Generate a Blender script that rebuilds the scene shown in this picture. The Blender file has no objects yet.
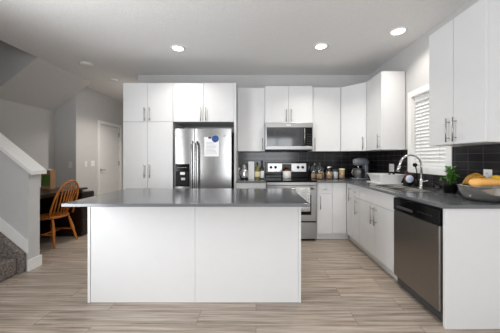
import bpy, bmesh, math, random
from mathutils import Vector, Matrix
random.seed(7)
R = math.radians
PI = math.pi
S = bpy.context.scene
COL = S.collection

# ------------------------------------------------------------------ camera
cd = bpy.data.cameras.new('camera'); cam = bpy.data.objects.new('camera', cd); COL.objects.link(cam)
cam.location = (0, 0, 1.245); cam.rotation_euler = (R(90), 0, 0)
cd.sensor_width = 36; cd.lens = 36*241/500; cd.shift_x = -6/500; cd.shift_y = -7.5/500
cd.clip_start = .02; cd.clip_end = 200
S.camera = cam

# ------------------------------------------------------------------ world, light, exposure
w = bpy.data.worlds.new('world'); S.world = w; w.use_nodes = True
bg = w.node_tree.nodes['Background']; bg.inputs[0].default_value = (.80, .90, 1, 1); bg.inputs[1].default_value = 1.0
S.view_settings.view_transform = 'Standard'; S.view_settings.look = 'None'
S.view_settings.gamma = 1; S.view_settings.use_curve_mapping = False
S.view_settings.exposure = -0.10

def area_light(name, loc, rot, sx, sy, power, color, spread=180):
    l = bpy.data.lights.new(name, 'AREA'); l.shape = 'RECTANGLE'; l.size = sx; l.size_y = sy
    l.energy = power; l.color = color; l.spread = R(spread)
    o = bpy.data.objects.new(name, l); COL.objects.link(o); o.location = loc; o.rotation_euler = rot
    return o
# daylight through the rear window, fill at an added side window, and lamp powers
POWER = dict(rear=158, side=96, island=7, kitchen=9.6, sink=5.2, living=.8, living_right=4, hall=22, up=1.5)
area_light('daylight_window', (.70, -4.96, 1.45), (R(112), 0, 0), 2.5, 2.0, POWER['rear'], (.94, .97, 1))
area_light('side_window_fill', (-2.56, .80, 1.45), (R(116), 0, R(-90)), 1.45, 1.9, POWER['side'], (.94, .97, 1))  # fill at an added, unseen left window, brightens the right cabinet fronts
LAMP_COLOR = (1, .945, .87)

# ------------------------------------------------------------------ material helpers
def newmat(name):
    m = bpy.data.materials.new(name); m.use_nodes = True
    nt = m.node_tree; return m, nt, nt.nodes['Principled BSDF']
def rgb(r, g, b):
    f = lambda c: (c/255/12.92 if c/255 <= .04045 else ((c/255+.055)/1.055)**2.4)
    return (f(r), f(g), f(b), 1)
def pm(name, col, rough=.5, metal=0, var=.04, vscale=12, bump=0, bscale=200, spec=.5, trans=0, stretch=None, coat=0):
    m, nt, p = newmat(name)
    p.inputs['Roughness'].default_value = rough; p.inputs['Metallic'].default_value = metal
    p.inputs['Specular IOR Level'].default_value = spec
    p.inputs['Transmission Weight'].default_value = trans
    p.inputs['Coat Weight'].default_value = coat
    tc = nt.nodes.new('ShaderNodeTexCoord'); mp = nt.nodes.new('ShaderNodeMapping')
    nt.links.new(tc.outputs['Object'], mp.inputs[0])
    if stretch: mp.inputs['Scale'].default_value = stretch
    n = nt.nodes.new('ShaderNodeTexNoise'); n.inputs['Scale'].default_value = vscale; n.inputs['Detail'].default_value = 4
    nt.links.new(mp.outputs[0], n.inputs['Vector'])
    r = nt.nodes.new('ShaderNodeValToRGB')
    c = Vector(col[:3])
    r.color_ramp.elements[0].position = .3; r.color_ramp.elements[1].position = .7
    r.color_ramp.elements[0].color = (*(c*(1-var)), 1); r.color_ramp.elements[1].color = (*[min(1, x*(1+var)) for x in c], 1)
    nt.links.new(n.outputs['Fac'], r.inputs[0]); nt.links.new(r.outputs[0], p.inputs['Base Color'])
    if bump:
        n2 = nt.nodes.new('ShaderNodeTexNoise'); n2.inputs['Scale'].default_value = bscale; n2.inputs['Detail'].default_value = 3
        nt.links.new(tc.outputs['Object'], n2.inputs['Vector'])
        b = nt.nodes.new('ShaderNodeBump'); b.inputs['Strength'].default_value = bump; b.inputs['Distance'].default_value = .004
        nt.links.new(n2.outputs['Fac'], b.inputs['Height']); nt.links.new(b.outputs[0], p.inputs['Normal'])
    return m
def floor_mat():
    m, nt, p = newmat('vinyl plank'); N = nt.nodes.new; L = nt.links.new
    tc = N('ShaderNodeTexCoord')
    br = N('ShaderNodeTexBrick'); br.offset = .37; br.offset_frequency = 2
    br.inputs['Scale'].default_value = 1; br.inputs['Brick Width'].default_value = 1.22; br.inputs['Row Height'].default_value = .18
    br.inputs['Mortar Size'].default_value = .0016; br.inputs['Bias'].default_value = 0
    br.inputs['Color1'].default_value = (.0, 0, 0, 1); br.inputs['Color2'].default_value = (1, 1, 1, 1); br.inputs['Mortar'].default_value = (.25, .25, .25, 1)
    L(tc.outputs['Object'], br.inputs['Vector'])
    mp = N('ShaderNodeMapping'); mp.inputs['Scale'].default_value = (1.1, 26, 1); L(tc.outputs['Object'], mp.inputs[0])
    # shift the grain from plank to plank
    ad = N('ShaderNodeVectorMath'); ad.operation = 'ADD'; L(mp.outputs[0], ad.inputs[0])
    sc = N('ShaderNodeVectorMath'); sc.operation = 'SCALE'; sc.inputs['Scale'].default_value = 9; L(br.outputs['Color'], sc.inputs[0]); L(sc.outputs[0], ad.inputs[1])
    n1 = N('ShaderNodeTexNoise'); n1.inputs['Scale'].default_value = 1.6; n1.inputs['Detail'].default_value = 7; n1.inputs['Roughness'].default_value = .62; L(ad.outputs[0], n1.inputs['Vector'])
    cr = N('ShaderNodeValToRGB'); e = cr.color_ramp.elements
    e[0].position = .28; e[0].color = rgb(110, 96, 84); e[1].position = .72; e[1].color = rgb(206, 194, 181)
    k = e.new(.48); k.color = rgb(168, 154, 140)
    L(n1.outputs['Fac'], cr.inputs[0])
    mx = N('ShaderNodeMix'); mx.data_type = 'RGBA'; mx.blend_type = 'MULTIPLY'; mx.inputs['Factor'].default_value = 1
    r2 = N('ShaderNodeValToRGB'); r2.color_ramp.elements[0].color = (.84, .84, .85, 1); r2.color_ramp.elements[1].color = (1, .985, .97, 1)
    L(br.outputs['Color'], r2.inputs[0]); L(cr.outputs[0], mx.inputs['A']); L(r2.outputs[0], mx.inputs['B'])
    m2 = N('ShaderNodeMix'); m2.data_type = 'RGBA'; L(br.outputs['Fac'], m2.inputs['Factor']); L(mx.outputs['Result'], m2.inputs['A']); m2.inputs['B'].default_value = rgb(104, 92, 82)
    L(m2.outputs['Result'], p.inputs['Base Color'])
    p.inputs['Roughness'].default_value = .42
    b = N('ShaderNodeBump'); b.inputs['Strength'].default_value = .12; b.inputs['Distance'].default_value = .002
    L(n1.outputs['Fac'], b.inputs['Height']); L(b.outputs[0], p.inputs['Normal'])
    return m
def tile_mat(name, axes):
    m, nt, p = newmat(name); N = nt.nodes.new; L = nt.links.new
    tc = N('ShaderNodeTexCoord'); sx = N('ShaderNodeSeparateXYZ'); cx = N('ShaderNodeCombineXYZ')
    L(tc.outputs['Object'], sx.inputs[0]); L(sx.outputs[axes[0]], cx.inputs[0]); L(sx.outputs[axes[1]], cx.inputs[1])
    br = N('ShaderNodeTexBrick'); br.offset = 0
    br.inputs['Scale'].default_value = 1; br.inputs['Brick Width'].default_value = .152; br.inputs['Row Height'].default_value = .0762
    br.inputs['Mortar Size'].default_value = .0022; br.inputs['Mortar Smooth'].default_value = .1
    br.inputs['Color1'].default_value = rgb(33, 32, 34); br.inputs['Color2'].default_value = rgb(42, 40, 41); br.inputs['Mortar'].default_value = rgb(76, 73, 74)
    L(cx.outputs[0], br.inputs['Vector']); L(br.outputs['Color'], p.inputs['Base Color'])
    p.inputs['Roughness'].default_value = .14; p.inputs['Specular IOR Level'].default_value = .3
    b = N('ShaderNodeBump'); b.invert = True; b.inputs['Strength'].default_value = .5; b.inputs['Distance'].default_value = .002
    L(br.outputs['Fac'], b.inputs['Height']); L(b.outputs[0], p.inputs['Normal'])
    return m
def steel(name, col, rough, stretch):
    m = pm(name, col, rough, 1, .07, 6, stretch=stretch); return m
def glass_mat(name, tint=(.97, .99, .99, 1)):
    m, nt, p = newmat(name)
    n = nt.nodes.new('ShaderNodeTexNoise'); n.inputs['Scale'].default_value = 3
    mr = nt.nodes.new('ShaderNodeMapRange'); mr.inputs['To Min'].default_value = .01; mr.inputs['To Max'].default_value = .04
    nt.links.new(n.outputs['Fac'], mr.inputs['Value']); nt.links.new(mr.outputs[0], p.inputs['Roughness'])
    p.inputs['Base Color'].default_value = tint; p.inputs['Transmission Weight'].default_value = 1; p.inputs['IOR'].default_value = 1.45
    return m
def emit_mat(name, col, s):
    m, nt, p = newmat(name)
    n = nt.nodes.new('ShaderNodeTexNoise'); n.inputs['Scale'].default_value = 4
    mr = nt.nodes.new('ShaderNodeMapRange'); mr.inputs['To Min'].default_value = s*.95; mr.inputs['To Max'].default_value = s
    nt.links.new(n.outputs['Fac'], mr.inputs['Value']); nt.links.new(mr.outputs[0], p.inputs['Emission Strength'])
    p.inputs['Base Color'].default_value = (.9, .9, .9, 1); p.inputs['Emission Color'].default_value = (*col, 1)
    return m

M = {}
M['wall'] = pm('wall paint grey', rgb(200, 199, 198), .75, var=.015, bump=.04, bscale=350)
M['ceiling'] = pm('ceiling texture paint', rgb(230, 229, 228), .9, var=.03, vscale=60, bump=.6, bscale=60)
M['white_trim'] = pm('white trim paint', rgb(236, 235, 233), .4, var=.01)
M['door_paint'] = pm('door paint', rgb(226, 225, 224), .45, var=.01)
M['floor'] = floor_mat()
M['carpet'] = pm('carpet pile', rgb(122, 114, 108), .98, var=.6, vscale=50, bump=1, bscale=220, spec=.1)
M['cabinet'] = pm('white cabinet laminate', rgb(222, 222, 222), .38, var=.008)
M['cab_in'] = pm('cabinet carcass', rgb(206, 206, 205), .45, var=.01)
M['toe'] = pm('toe kick laminate', rgb(222, 221, 219), .5, var=.01)
M['quartz'] = pm('grey quartz', rgb(101, 103, 105), .15, var=.06, vscale=240, spec=.65)
M['steel_v'] = steel('brushed stainless', rgb(156, 155, 154), .27, (60, 60, 1.2))
M['steel_dark'] = steel('dark brushed stainless', rgb(146, 142, 138), .30, (60, 60, 1.2))
M['steel_h'] = steel('brushed stainless sideways', rgb(172, 171, 170), .32, (1.2, 60, 60))
M['steel_mid'] = steel('brushed appliance steel', rgb(150, 149, 148), .36, (1.2, 60, 60))
M['steel_bowl'] = steel('spun bowl steel', rgb(206, 204, 200), .22, (1, 1, 8))
M['chrome'] = steel('polished chrome', rgb(222, 222, 222), .09, (1, 1, 1))
M['nickel'] = steel('brushed nickel bar', rgb(176, 173, 170), .3, (20, 20, 2))
M['black_gloss'] = pm('black gloss', rgb(13, 13, 14), .1, var=.1, spec=.2)
M['black'] = pm('black plastic', rgb(20, 20, 21), .45, var=.1, spec=.2)
M['dark_glass'] = pm('smoked glass', rgb(46, 47, 49), .07, var=.05)
M['charcoal'] = pm('charcoal plastic', rgb(58, 58, 60), .45, var=.05)
M['tile_back'] = tile_mat('dark glazed tile back', (0, 2))
M['tile_right'] = tile_mat('dark glazed tile right', (1, 2))
M['white_plastic'] = pm('white plastic', rgb(238, 238, 236), .38, var=.01)
M['white_ceramic'] = pm('white ceramic', rgb(238, 237, 234), .2, var=.01)
M['paper'] = pm('white paper', rgb(238, 238, 240), .8, var=.01)
M['ink'] = pm('printed ink', rgb(160, 162, 168), .8, var=.05)
M['blue'] = pm('blue enamel', rgb(20, 72, 140), .3, var=.08)
M['oak'] = pm('golden oak', rgb(186, 112, 42), .35, var=.22, vscale=7, stretch=(6, 6, 1))
M['darkwood'] = pm('dark mahogany', rgb(36, 22, 18), .3, var=.25, vscale=5, stretch=(3, 1, 8))
M['kraft'] = pm('kraft card', rgb(168, 132, 98), .8, var=.05)
M['green'] = pm('green print', rgb(86, 122, 48), .6, var=.08)
M['glass'] = glass_mat('clear glass')
M['blind'] = pm('white blind slat', rgb(240, 239, 237), .5, var=.01)
M['oats'] = pm('rolled oats', rgb(214, 178, 142), .9, var=.2, vscale=160, bump=.8, bscale=150)
M['cereal'] = pm('amber cereal', rgb(214, 178, 138), .85, var=.3, vscale=120, bump=.8, bscale=120)
M['flour'] = pm('white flour', rgb(238, 236, 232), .9, var=.02)
M['mixer_grey'] = pm('grey blue enamel', rgb(116, 120, 126), .25, var=.03)
M['olive'] = pm('olive oil glass', rgb(116, 112, 48), .12, var=.1)
M['darkglass_bottle'] = pm('dark bottle glass', rgb(30, 30, 26), .1, var=.1)
M['cream'] = pm('cream label', rgb(226, 214, 170), .6, var=.03)
M['copper'] = steel('copper lid', rgb(150, 100, 76), .3, (1, 1, 1))
M['leaf'] = pm('leaf green', rgb(84, 134, 54), .5, var=.4, vscale=30)
M['soil'] = pm('potting soil', rgb(70, 48, 34), .95, var=.3, vscale=60)
M['banana'] = pm('overripe banana skin', rgb(164, 118, 30), .5, var=.45, vscale=25)
M['squash'] = pm('tan orange squash skin', rgb(238, 178, 98), .45, var=.07, vscale=20)
M['lemon'] = pm('yellow rind', rgb(244, 196, 48), .45, var=.06)
M['stem'] = pm('dry stem', rgb(110, 88, 50), .8, var=.2)
M['red'] = pm('red soap', rgb(84, 28, 30), .25, var=.1)
M['paleblue'] = pm('pale blue scrubber', rgb(206, 216, 236), .6, var=.05)
M['lamp_on'] = emit_mat('lamp diffuser lit', (1, .96, .9), 9)
M['lamp_off'] = pm('lamp diffuser unlit', rgb(226, 226, 222), .5, var=.02)
def lace_mat():
    m, nt, p = newmat('lace print cloth'); N = nt.nodes.new; L = nt.links.new
    tc = N('ShaderNodeTexCoord'); v = N('ShaderNodeTexVoronoi'); v.feature = 'DISTANCE_TO_EDGE'; v.inputs['Scale'].default_value = 42
    L(tc.outputs['Object'], v.inputs['Vector'])
    r = N('ShaderNodeValToRGB'); r.color_ramp.elements[0].position = .10; r.color_ramp.elements[0].color = rgb(214, 213, 211)
    r.color_ramp.elements[1].position = .2; r.color_ramp.elements[1].color = rgb(150, 150, 152)
    L(v.outputs['Distance'], r.inputs[0]); L(r.outputs[0], p.inputs['Base Color']); p.inputs['Roughness'].default_value = .9
    return m
M['lace'] = lace_mat()

# ------------------------------------------------------------------ geometry helpers
def BM(): return bmesh.new()
def box(bm, x0, x1, y0, y1, z0, z1, bev=0, seg=2):
    x0, x1 = min(x0, x1), max(x0, x1); y0, y1 = min(y0, y1), max(y0, y1); z0, z1 = min(z0, z1), max(z0, z1)
    r = bmesh.ops.create_cube(bm, size=1)
    vs = r['verts']
    for v in vs: v.co = Vector(((x0+x1)/2+v.co.x*(x1-x0), (y0+y1)/2+v.co.y*(y1-y0), (z0+z1)/2+v.co.z*(z1-z0)))
    if bev:
        es = list({e for v in vs for e in v.link_edges})
        bmesh.ops.bevel(bm, geom=es, offset=bev, segments=seg, affect='EDGES', profile=.5)
    return bm
def tube(bm, pts, r, n=12, cap=True):
    pts = [Vector(p) for p in pts]; rs = r if isinstance(r, (list, tuple)) else [r]*len(pts)
    rings = []; up = None
    for i, p in enumerate(pts):
        t = (pts[min(i+1, len(pts)-1)]-pts[max(i-1, 0)]).normalized()
        if up is None:
            up = Vector((0, 0, 1)) if abs(t.z) < .9 else Vector((1, 0, 0))
        a = t.cross(up).normalized(); b = a.cross(t).normalized(); up = b
        rings.append([bm.verts.new(p+(a*math.cos(2*PI*k/n)+b*math.sin(2*PI*k/n))*rs[i]) for k in range(n)])
    for i in range(len(rings)-1):
        for k in range(n):
            f = bm.faces.new((rings[i][k], rings[i][(k+1) % n], rings[i+1][(k+1) % n], rings[i+1][k])); f.smooth = True
    if cap:
        bm.faces.new(rings[0][::-1]); bm.faces.new(rings[-1])
    return bm
def lathe(bm, prof, c=(0, 0, 0), n=28, axis='z'):
    c = Vector(c); rings = []
    def pt(r, z, a):
        if axis == 'z': return c+Vector((r*math.cos(a), r*math.sin(a), z))
        if axis == 'y': return c+Vector((r*math.cos(a), z, r*math.sin(a)))
        return c+Vector((z, r*math.cos(a), r*math.sin(a)))
    for r, z in prof:
        if r < 1e-5: rings.append([bm.verts.new(pt(0, z, 0))])
        else: rings.append([bm.verts.new(pt(r, z, 2*PI*k/n)) for k in range(n)])
    for i in range(len(rings)-1):
        A, B = rings[i], rings[i+1]
        for k in range(n):
            k2 = (k+1) % n
            if len(A) == 1 and len(B) == 1: continue
            if len(A) == 1: f = bm.faces.new((A[0], B[k2], B[k]))
            elif len(B) == 1: f = bm.faces.new((A[k], A[k2], B[0]))
            else: f = bm.faces.new((A[k], A[k2], B[k2], B[k]))
            f.smooth = True
    return bm
def prism(bm, poly, vec):
    vec = Vector(vec); a = [bm.verts.new(p) for p in poly]; b = [bm.verts.new(Vector(p)+vec) for p in poly]
    n = len(a); bm.faces.new(a); bm.faces.new(b[::-1])
    for i in range(n): bm.faces.new((a[i], b[i], b[(i+1) % n], a[(i+1) % n]))
    return bm
def ellipsoid(bm, c, rx, ry, rz, u=20, v=12):
    r = bmesh.ops.create_uvsphere(bm, u_segments=u, v_segments=v, radius=1)
    for x in r['verts']: x.co = Vector((c[0]+x.co.x*rx, c[1]+x.co.y*ry, c[2]+x.co.z*rz))
    for f in bm.faces: f.smooth = True
    return bm
ORG = {}
def obj(name, bm, mat, parent=None, local=False, label=None):
    """link a bmesh as one mesh object; coordinates are world ones unless local"""
    org = Vector((0, 0, 0))
    if parent is not None:
        if not local:
            org = ORG[parent.name]
            for v in bm.verts: v.co -= org
    elif not local:
        zs = [v.co.z for v in bm.verts]; xs = [v.co.x for v in bm.verts]; ys = [v.co.y for v in bm.verts]
        org = Vector(((min(xs)+max(xs))/2, (min(ys)+max(ys))/2, min(zs)))
        for v in bm.verts: v.co -= org
    bmesh.ops.recalc_face_normals(bm, faces=bm.faces)
    me = bpy.data.meshes.new(name); bm.to_mesh(me); bm.free()
    me.materials.append(M[mat]); o = bpy.data.objects.new(name, me); COL.objects.link(o)
    if parent is not None: o.parent = parent; ORG[o.name] = org
    else: o.location = org; ORG[o.name] = org
    if label: o['label'] = label
    return o
def tag(o, label, cat, group=None, kind=None):
    o['label'] = label; o['category'] = cat
    if group: o['group'] = group
    if kind: o['kind'] = kind
    return o
def thing(name, label, cat, loc, rotz=0, group=None):
    o = bpy.data.objects.new(name, None); COL.objects.link(o); o.empty_display_size = .05
    o.location = loc; o.rotation_euler = (0, 0, rotz); ORG[o.name] = Vector(loc)
    return tag(o, label, cat, group)
def struct(name, bm, mat):
    # the setting keeps the world origin so that patterns line up
    bmesh.ops.recalc_face_normals(bm, faces=bm.faces)
    me = bpy.data.meshes.new(name); bm.to_mesh(me); bm.free(); me.materials.append(M[mat])
    o = bpy.data.objects.new(name, me); COL.objects.link(o); o['kind'] = 'structure'; ORG[o.name] = Vector((0, 0, 0))
    return o
def dup(root, loc, rotz, label, group=None):
    r = root.copy(); COL.objects.link(r); r.location = loc; r.rotation_euler = (0, 0, rotz); r['label'] = label
    if group: r['group'] = group
    for ch in list(root.children):
        c = ch.copy(); COL.objects.link(c); c.parent = r
        for g in list(ch.children):
            d = g.copy(); COL.objects.link(d); d.parent = c
    return r

# ------------------------------------------------------------------ room shell
ZC = 2.74; XR = 2.016; YB = 4.30; YR = -5.0; XL = -2.6; YH = 7.6
struct('floor', box(BM(), -5.2, XR+.15, YR-.1, YH+.1, -.1, 0), 'floor')
b = BM()
box(b, -3.22, XR+.15, YR-.1, YH+.1, ZC, ZC+.28)
box(b, -5.2, -3.22, 4.7, YH+.1, ZC, ZC+.28)
box(b, -5.2, -3.22, YR-.1, 1.72, ZC, ZC+.28)
struct('ceiling', b, 'ceiling')
struct('wall_back', box(BM(), -2.10, XR+.15, YB, YB+.12, 0, ZC), 'wall')
# right wall with the window opening
WY0, WY1, WZ0, WZ1 = 2.545, 3.10, 1.145, 2.04
b = BM()
box(b, XR, XR+.15, YR-.1, WY0, 0, ZC); box(b, XR, XR+.15, WY1, YB, 0, ZC)
box(b, XR, XR+.15, WY0, WY1, 0, WZ0); box(b, XR, XR+.15, WY0, WY1, WZ1, ZC)
struct('wall_right', b, 'wall')
# rear wall (behind the camera) with window and patio door openings
b = BM()
box(b, XL-.1, -.60, YR-.12, YR, 0, ZC)
box(b, -.60, 1.98, YR-.12, YR, 2.50, ZC); box(b, -.60, 1.98, YR-.12, YR, 0, .40); box(b, 1.98, XR, YR-.12, YR, 0, ZC)
struct('wall_rear', b, 'wall')
b = BM()
for x0, x1, z0, z1 in ((-.60, 1.98, .40, 2.50),):
    box(b, x0, x0+.05, YR-.09, YR-.03, z0, z1); box(b, x1-.05, x1, YR-.09, YR-.03, z0, z1)
    box(b, x0+.05, x1-.05, YR-.09, YR-.03, z0, z0+.05); box(b, x0+.05, x1-.05, YR-.09, YR-.03, z1-.05, z1)
    for k in (1, 2): box(b, x0+(x1-x0)*k/3-.03, x0+(x1-x0)*k/3+.03, YR-.09, YR-.03, z0+.05, z1-.05)
struct('trim_5', b, 'white_trim')
b = BM()
box(b, XL-.12, XL, YR, 0, 0, ZC); box(b, XL-.12, XL, 1.60, 1.72, 0, ZC)
box(b, XL-.12, XL, 0, 1.60, 0, .45); box(b, XL-.12, XL, 0, 1.60, 2.45, ZC)  # opening for the added side window
struct('wall_left', b, 'wall')
b = BM()
box(b, XL-.09, XL-.03, 0, .05, .45, 2.45); box(b, XL-.09, XL-.03, 1.55, 1.60, .45, 2.45); box(b, XL-.09, XL-.03, .77, .83, .5, 2.4)
box(b, XL-.09, XL-.03, 0.05, 1.55, .45, .5); box(b, XL-.09, XL-.03, 0.05, 1.55, 2.4, 2.45)
struct('trim_6', b, 'white_trim')  # frame of the added side window
# stairwell and nook on the left
struct('wall_stairwell_near', box(BM(), -5.2, XL, 1.60, 1.72, 0, 5.2), 'wall')
struct('wall_stairwell_left', box(BM(), -5.2, -5.08, 1.72, 3.55, 0, 5.2), 'wall')
struct('ceiling_stairwell', box(BM(), -5.2, -3.0, 1.6, 3.7, 5.2, 5.3), 'ceiling')
struct('wall_stairwell_right', box(BM(), -3.22, -3.10, 1.72, 3.67, ZC+.28, 5.2), 'wall')
b = BM()
prism(b, [(-3.22, 3.55, ZC), (-3.22, 3.55, 5.2), (-5.08, 3.55, 5.2), (-5.08, 3.55, 1.25)], (0, .12, 0))
struct('wall_stairwell_far', b, 'wall')
b = BM()   # sloping underside of the upper flight
prism(b, [(-3.22, 3.67, ZC), (-3.93, 3.67, ZC-.568), (-3.93, 3.67, ZC+.28), (-3.22, 3.67, ZC+.28)], (0, 1.03, 0))
struct('ceiling_soffit', b, 'wall')
struct('wall_nook_left', box(BM(), -4.05, -3.93, 2.83, 4.70, 0, 2.9), 'wall')
struct('wall_nook_back', box(BM(), -3.93, -3.63, 4.70, 4.82, 0, ZC), 'wall')
DY0, DY1 = 5.40, 6.20
b = BM()
box(b, -3.63, -3.51, 4.70, DY0, 0, ZC); box(b, -3.63, -3.51, DY1, YH, 0, ZC); box(b, -3.63, -3.51, DY0, DY1, 2.04, ZC)
struct('wall_hall_left', b, 'wall')
struct('wall_hall_end', box(BM(), -3.63, -1.98, YH, YH+.12, 0, ZC), 'wall')
struct('wall_hall_right', box(BM(), -2.10, -1.98, YB+.12, YH, 0, ZC), 'wall')
# half wall beside the stair
def capz(x): return 1.355-.81*(x+2.825)
b = BM()
prism(b, [(-2.53, 2.68, 0), (-2.53, 2.68, capz(-2.53)-.002), (-3.95, 2.68, capz(-3.95)-.002), (-3.95, 2.68, 0)], (0, .14, 0))
struct('wall_stair', b, 'wall')
b = BM()
x0, x1 = -2.475, -3.9
prism(b, [(x0, 2.65, capz(x0)), (x0, 2.65, capz(x0)+.042), (x1, 2.65, capz(x1)+.042), (x1, 2.65, capz(x1))], (0, .20, 0))
struct('trim_1', b, 'white_trim')
def skz(x): return .347-.83*(x+2.54)
b = BM()
prism(b, [(-2.53, 2.664, skz(-2.53)), (-3.9, 2.664, skz(-3.9)), (-3.9, 2.664, skz(-3.9)-.14), (-2.53, 2.664, skz(-2.53)-.14)], (0, .014, 0))
struct('trim_2', b, 'white_trim')
b = BM(); box(b, -2.53, -2.514, 2.664, 2.834, 0, .125, .003)
struct('baseboard_stair', b, 'white_trim')
b = BM()
box(b, -3.51, -3.497, 4.70, DY0-.075, 0, .10); box(b, -3.93, -3.51, 4.687, 4.70, 0, .10)
struct('baseboard_hall', b, 'white_trim')
# carpeted stair
st = thing('staircase', 'grey carpeted stair climbing to the left behind the low half wall', 'stairs', (-2.55, 2.2, 0))
for k in range(8):
    bb = BM(); xs = -2.57-.26*k; z1 = .185*(k+1)
    box(bb, xs-.27, xs, 1.73, 2.598, 0 if k == 0 else z1-.19, z1, .022, 3)
    obj('step', bb, 'carpet', st)
bb = BM()
prism(bb, [(-2.545, 2.60, 0), (-2.545, 2.60, skz(-2.545)-.142), (-4.3, 2.60, skz(-4.3)-.142), (-4.3, 2.60, 0)], (0, .062, 0))
obj('stringer', bb, 'carpet', st)

# window on the right with its casing and blind
wy0, wy1, wz0, wz1 = 2.466, 3.175, 1.07, 2.115
b = BM()
box(b, XR-.02, XR, wy0, WY0, wz0, wz1, .003); box(b, XR-.02, XR, WY1, wy1, wz0, wz1, .003)
box(b, XR-.02, XR, WY0, WY1, WZ1, wz1, .003); box(b, XR-.02, XR, WY0, WY1, wz0, WZ0, .003)
box(b, XR, XR+.11, WY0, WY0+.012, WZ0, WZ1); box(b, XR, XR+.11, WY1-.012, WY1, WZ0, WZ1)
box(b, XR, XR+.11, WY0, WY1, WZ0, WZ0+.012); box(b, XR, XR+.11, WY0, WY1, WZ1-.012, WZ1)
struct('trim_3', b, 'white_trim')
b = BM(); box(b, XR+.115, XR+.12, WY0+.01, WY1-.01, WZ0+.01, WZ1-.01)
struct('window_1', b, 'glass')
bl = thing('window_blind', 'white horizontal slat blind closed over the window above the sink', 'blind', (XR+.05, (WY0+WY1)/2, WZ0+.013))
obj('headrail', box(BM(), XR+.012, XR+.075, WY0+.016, WY1-.016, WZ1-.075, WZ1-.014, .004), 'blind', bl)
z = WZ1-.105
while z > WZ0+.05:
    bb = BM()
    prism(bb, [(XR+.022, WY0+.018, z-.0285), (XR+.024, WY0+.018, z-.030), (XR+.052, WY0+.018, z+.026), (XR+.050, WY0+.018, z+.0275)], (0, WY1-WY0-.036, 0))
    obj('slat', bb, 'blind', bl); z -= .043
obj('bottom_rail', box(BM(), XR+.02, XR+.065, WY0+.018, WY1-.018, WZ0+.02, WZ0+.045, .004), 'blind', bl)
for y in (WY0+.12, WY1-.12):
    obj('cord', tube(BM(), [(XR+.017, y, WZ0+.045), (XR+.017, y, WZ1-.08)], .0012, 6), 'blind', bl)

# hall door
b = BM()
box(b, -3.51, -3.49, DY0-.075, DY0, 0, 2.11, .003); box(b, -3.51, -3.49, DY1, DY1+.075, 0, 2.11, .003)
box(b, -3.51, -3.49, DY0, DY1, 2.04, 2.11, .003)
struct('trim_4', b, 'white_trim')
d = struct('door_1', box(BM(), -3.56, -3.525, DY0+.004, DY1-.004, .008, 2.034, .002), 'door_paint')
bb = BM()
lathe(bb, [(0, 0), (.027, 0), (.027, .01), (.011, .014), (.011, .045), (0, .046)], (-3.525, DY0+.07, 1.0), 16, 'x')
box(bb, -3.49, -3.475, DY0+.06, DY0+.18, .992, 1.008, .004)
obj('lever_handle', bb, 'nickel', d)
for z in (1.0, 1.72):
    obj('hinge', box(BM(), -3.525, -3.512, DY1-.02, DY1-.003, z+.08, z+.19, .002), 'charcoal', d)

# ------------------------------------------------------------------ tiled backsplash
b = BM(); box(b, -.303, XR-.012, YB-.010, YB-.0005, .9105, 1.80)
bs = struct('backsplash', b, 'tile_back'); bs.pop('kind', None) if False else None
b = BM()
box(b, XR-.0105, XR-.0005, 1.76, wy0-.001, .9105, 1.371); box(b, XR-.0105, XR-.0005, wy1+.001, YB-.0005, .9105, 1.371)
box(b, XR-.0105, XR-.0005, wy0-.001, wy1+.001, .9105, wz0-.001)
struct('backsplash', b, 'tile_right')
for o in list(bpy.data.objects):
    if o.name.startswith('backsplash'):
        del o['kind']
tag(bpy.data.objects['backsplash'], 'dark glazed tile backsplash on the back wall behind the stove', 'backsplash')
tag(bpy.data.objects['backsplash.001'], 'dark glazed tile backsplash on the right wall around the window', 'backsplash')

# ------------------------------------------------------------------ cabinets
def bar_handle(parent, p0, p1, out, off=.034, r=.006):
    """bar pull between two points on a door face, out = unit vector pointing into the room"""
    p0, p1, out = Vector(p0), Vector(p1), Vector(out); bb = BM()
    tube(bb, [p0+out*off, p1+out*off], r, 10)
    for t in (.16, .84):
        q = p0.lerp(p1, t); tube(bb, [q+out*.0005, q+out*off], r*.75, 8)
    return obj('handle', bb, 'nickel', parent)
G = .002
def front_y(parent, name, x0, x1, z0, z1, yf, t=.019):
    return obj(name, box(BM(), x0+G, x1-G, yf, yf+t, z0+G, z1-G, .0015), 'cabinet', parent)
def front_x(parent, name, y0, y1, z0, z1, xf, t=.019):
    return obj(name, box(BM(), xf, xf+t, y0+G, y1-G, z0+G, z1-G, .0015), 'cabinet', parent)
OUTY = (0, -1, 0); OUTX = (-1, 0, 0)
ZT = 2.425; ZB = 1.372
# pantry
YF = 3.69
c = thing('pantry_cabinet', 'tall white four door pantry cabinet left of the refrigerator', 'cabinet', (-1.654, 3.99, 0))
obj('body', box(BM(), -2.036, -1.273, YF+.0195, YB-.002, .10, 2.41), 'cab_in', c)
obj('toe_kick', box(BM(), -2.02, -1.275, YF+.07, YF+.085, 0, .10), 'toe', c)
for x0, x1, hx in ((-2.036, -1.661, -1.700), (-1.661, -1.273, -1.622)):
    dd = front_y(c, 'door', x0, x1, 1.815, 2.41, YF); bar_handle(dd, (hx, YF, 1.825), (hx, YF, 2.03), OUTY)
    dd = front_y(c, 'door', x0, x1, .105, 1.812, YF); bar_handle(dd, (hx, YF, .955), (hx, YF, 1.165), OUTY)
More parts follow.
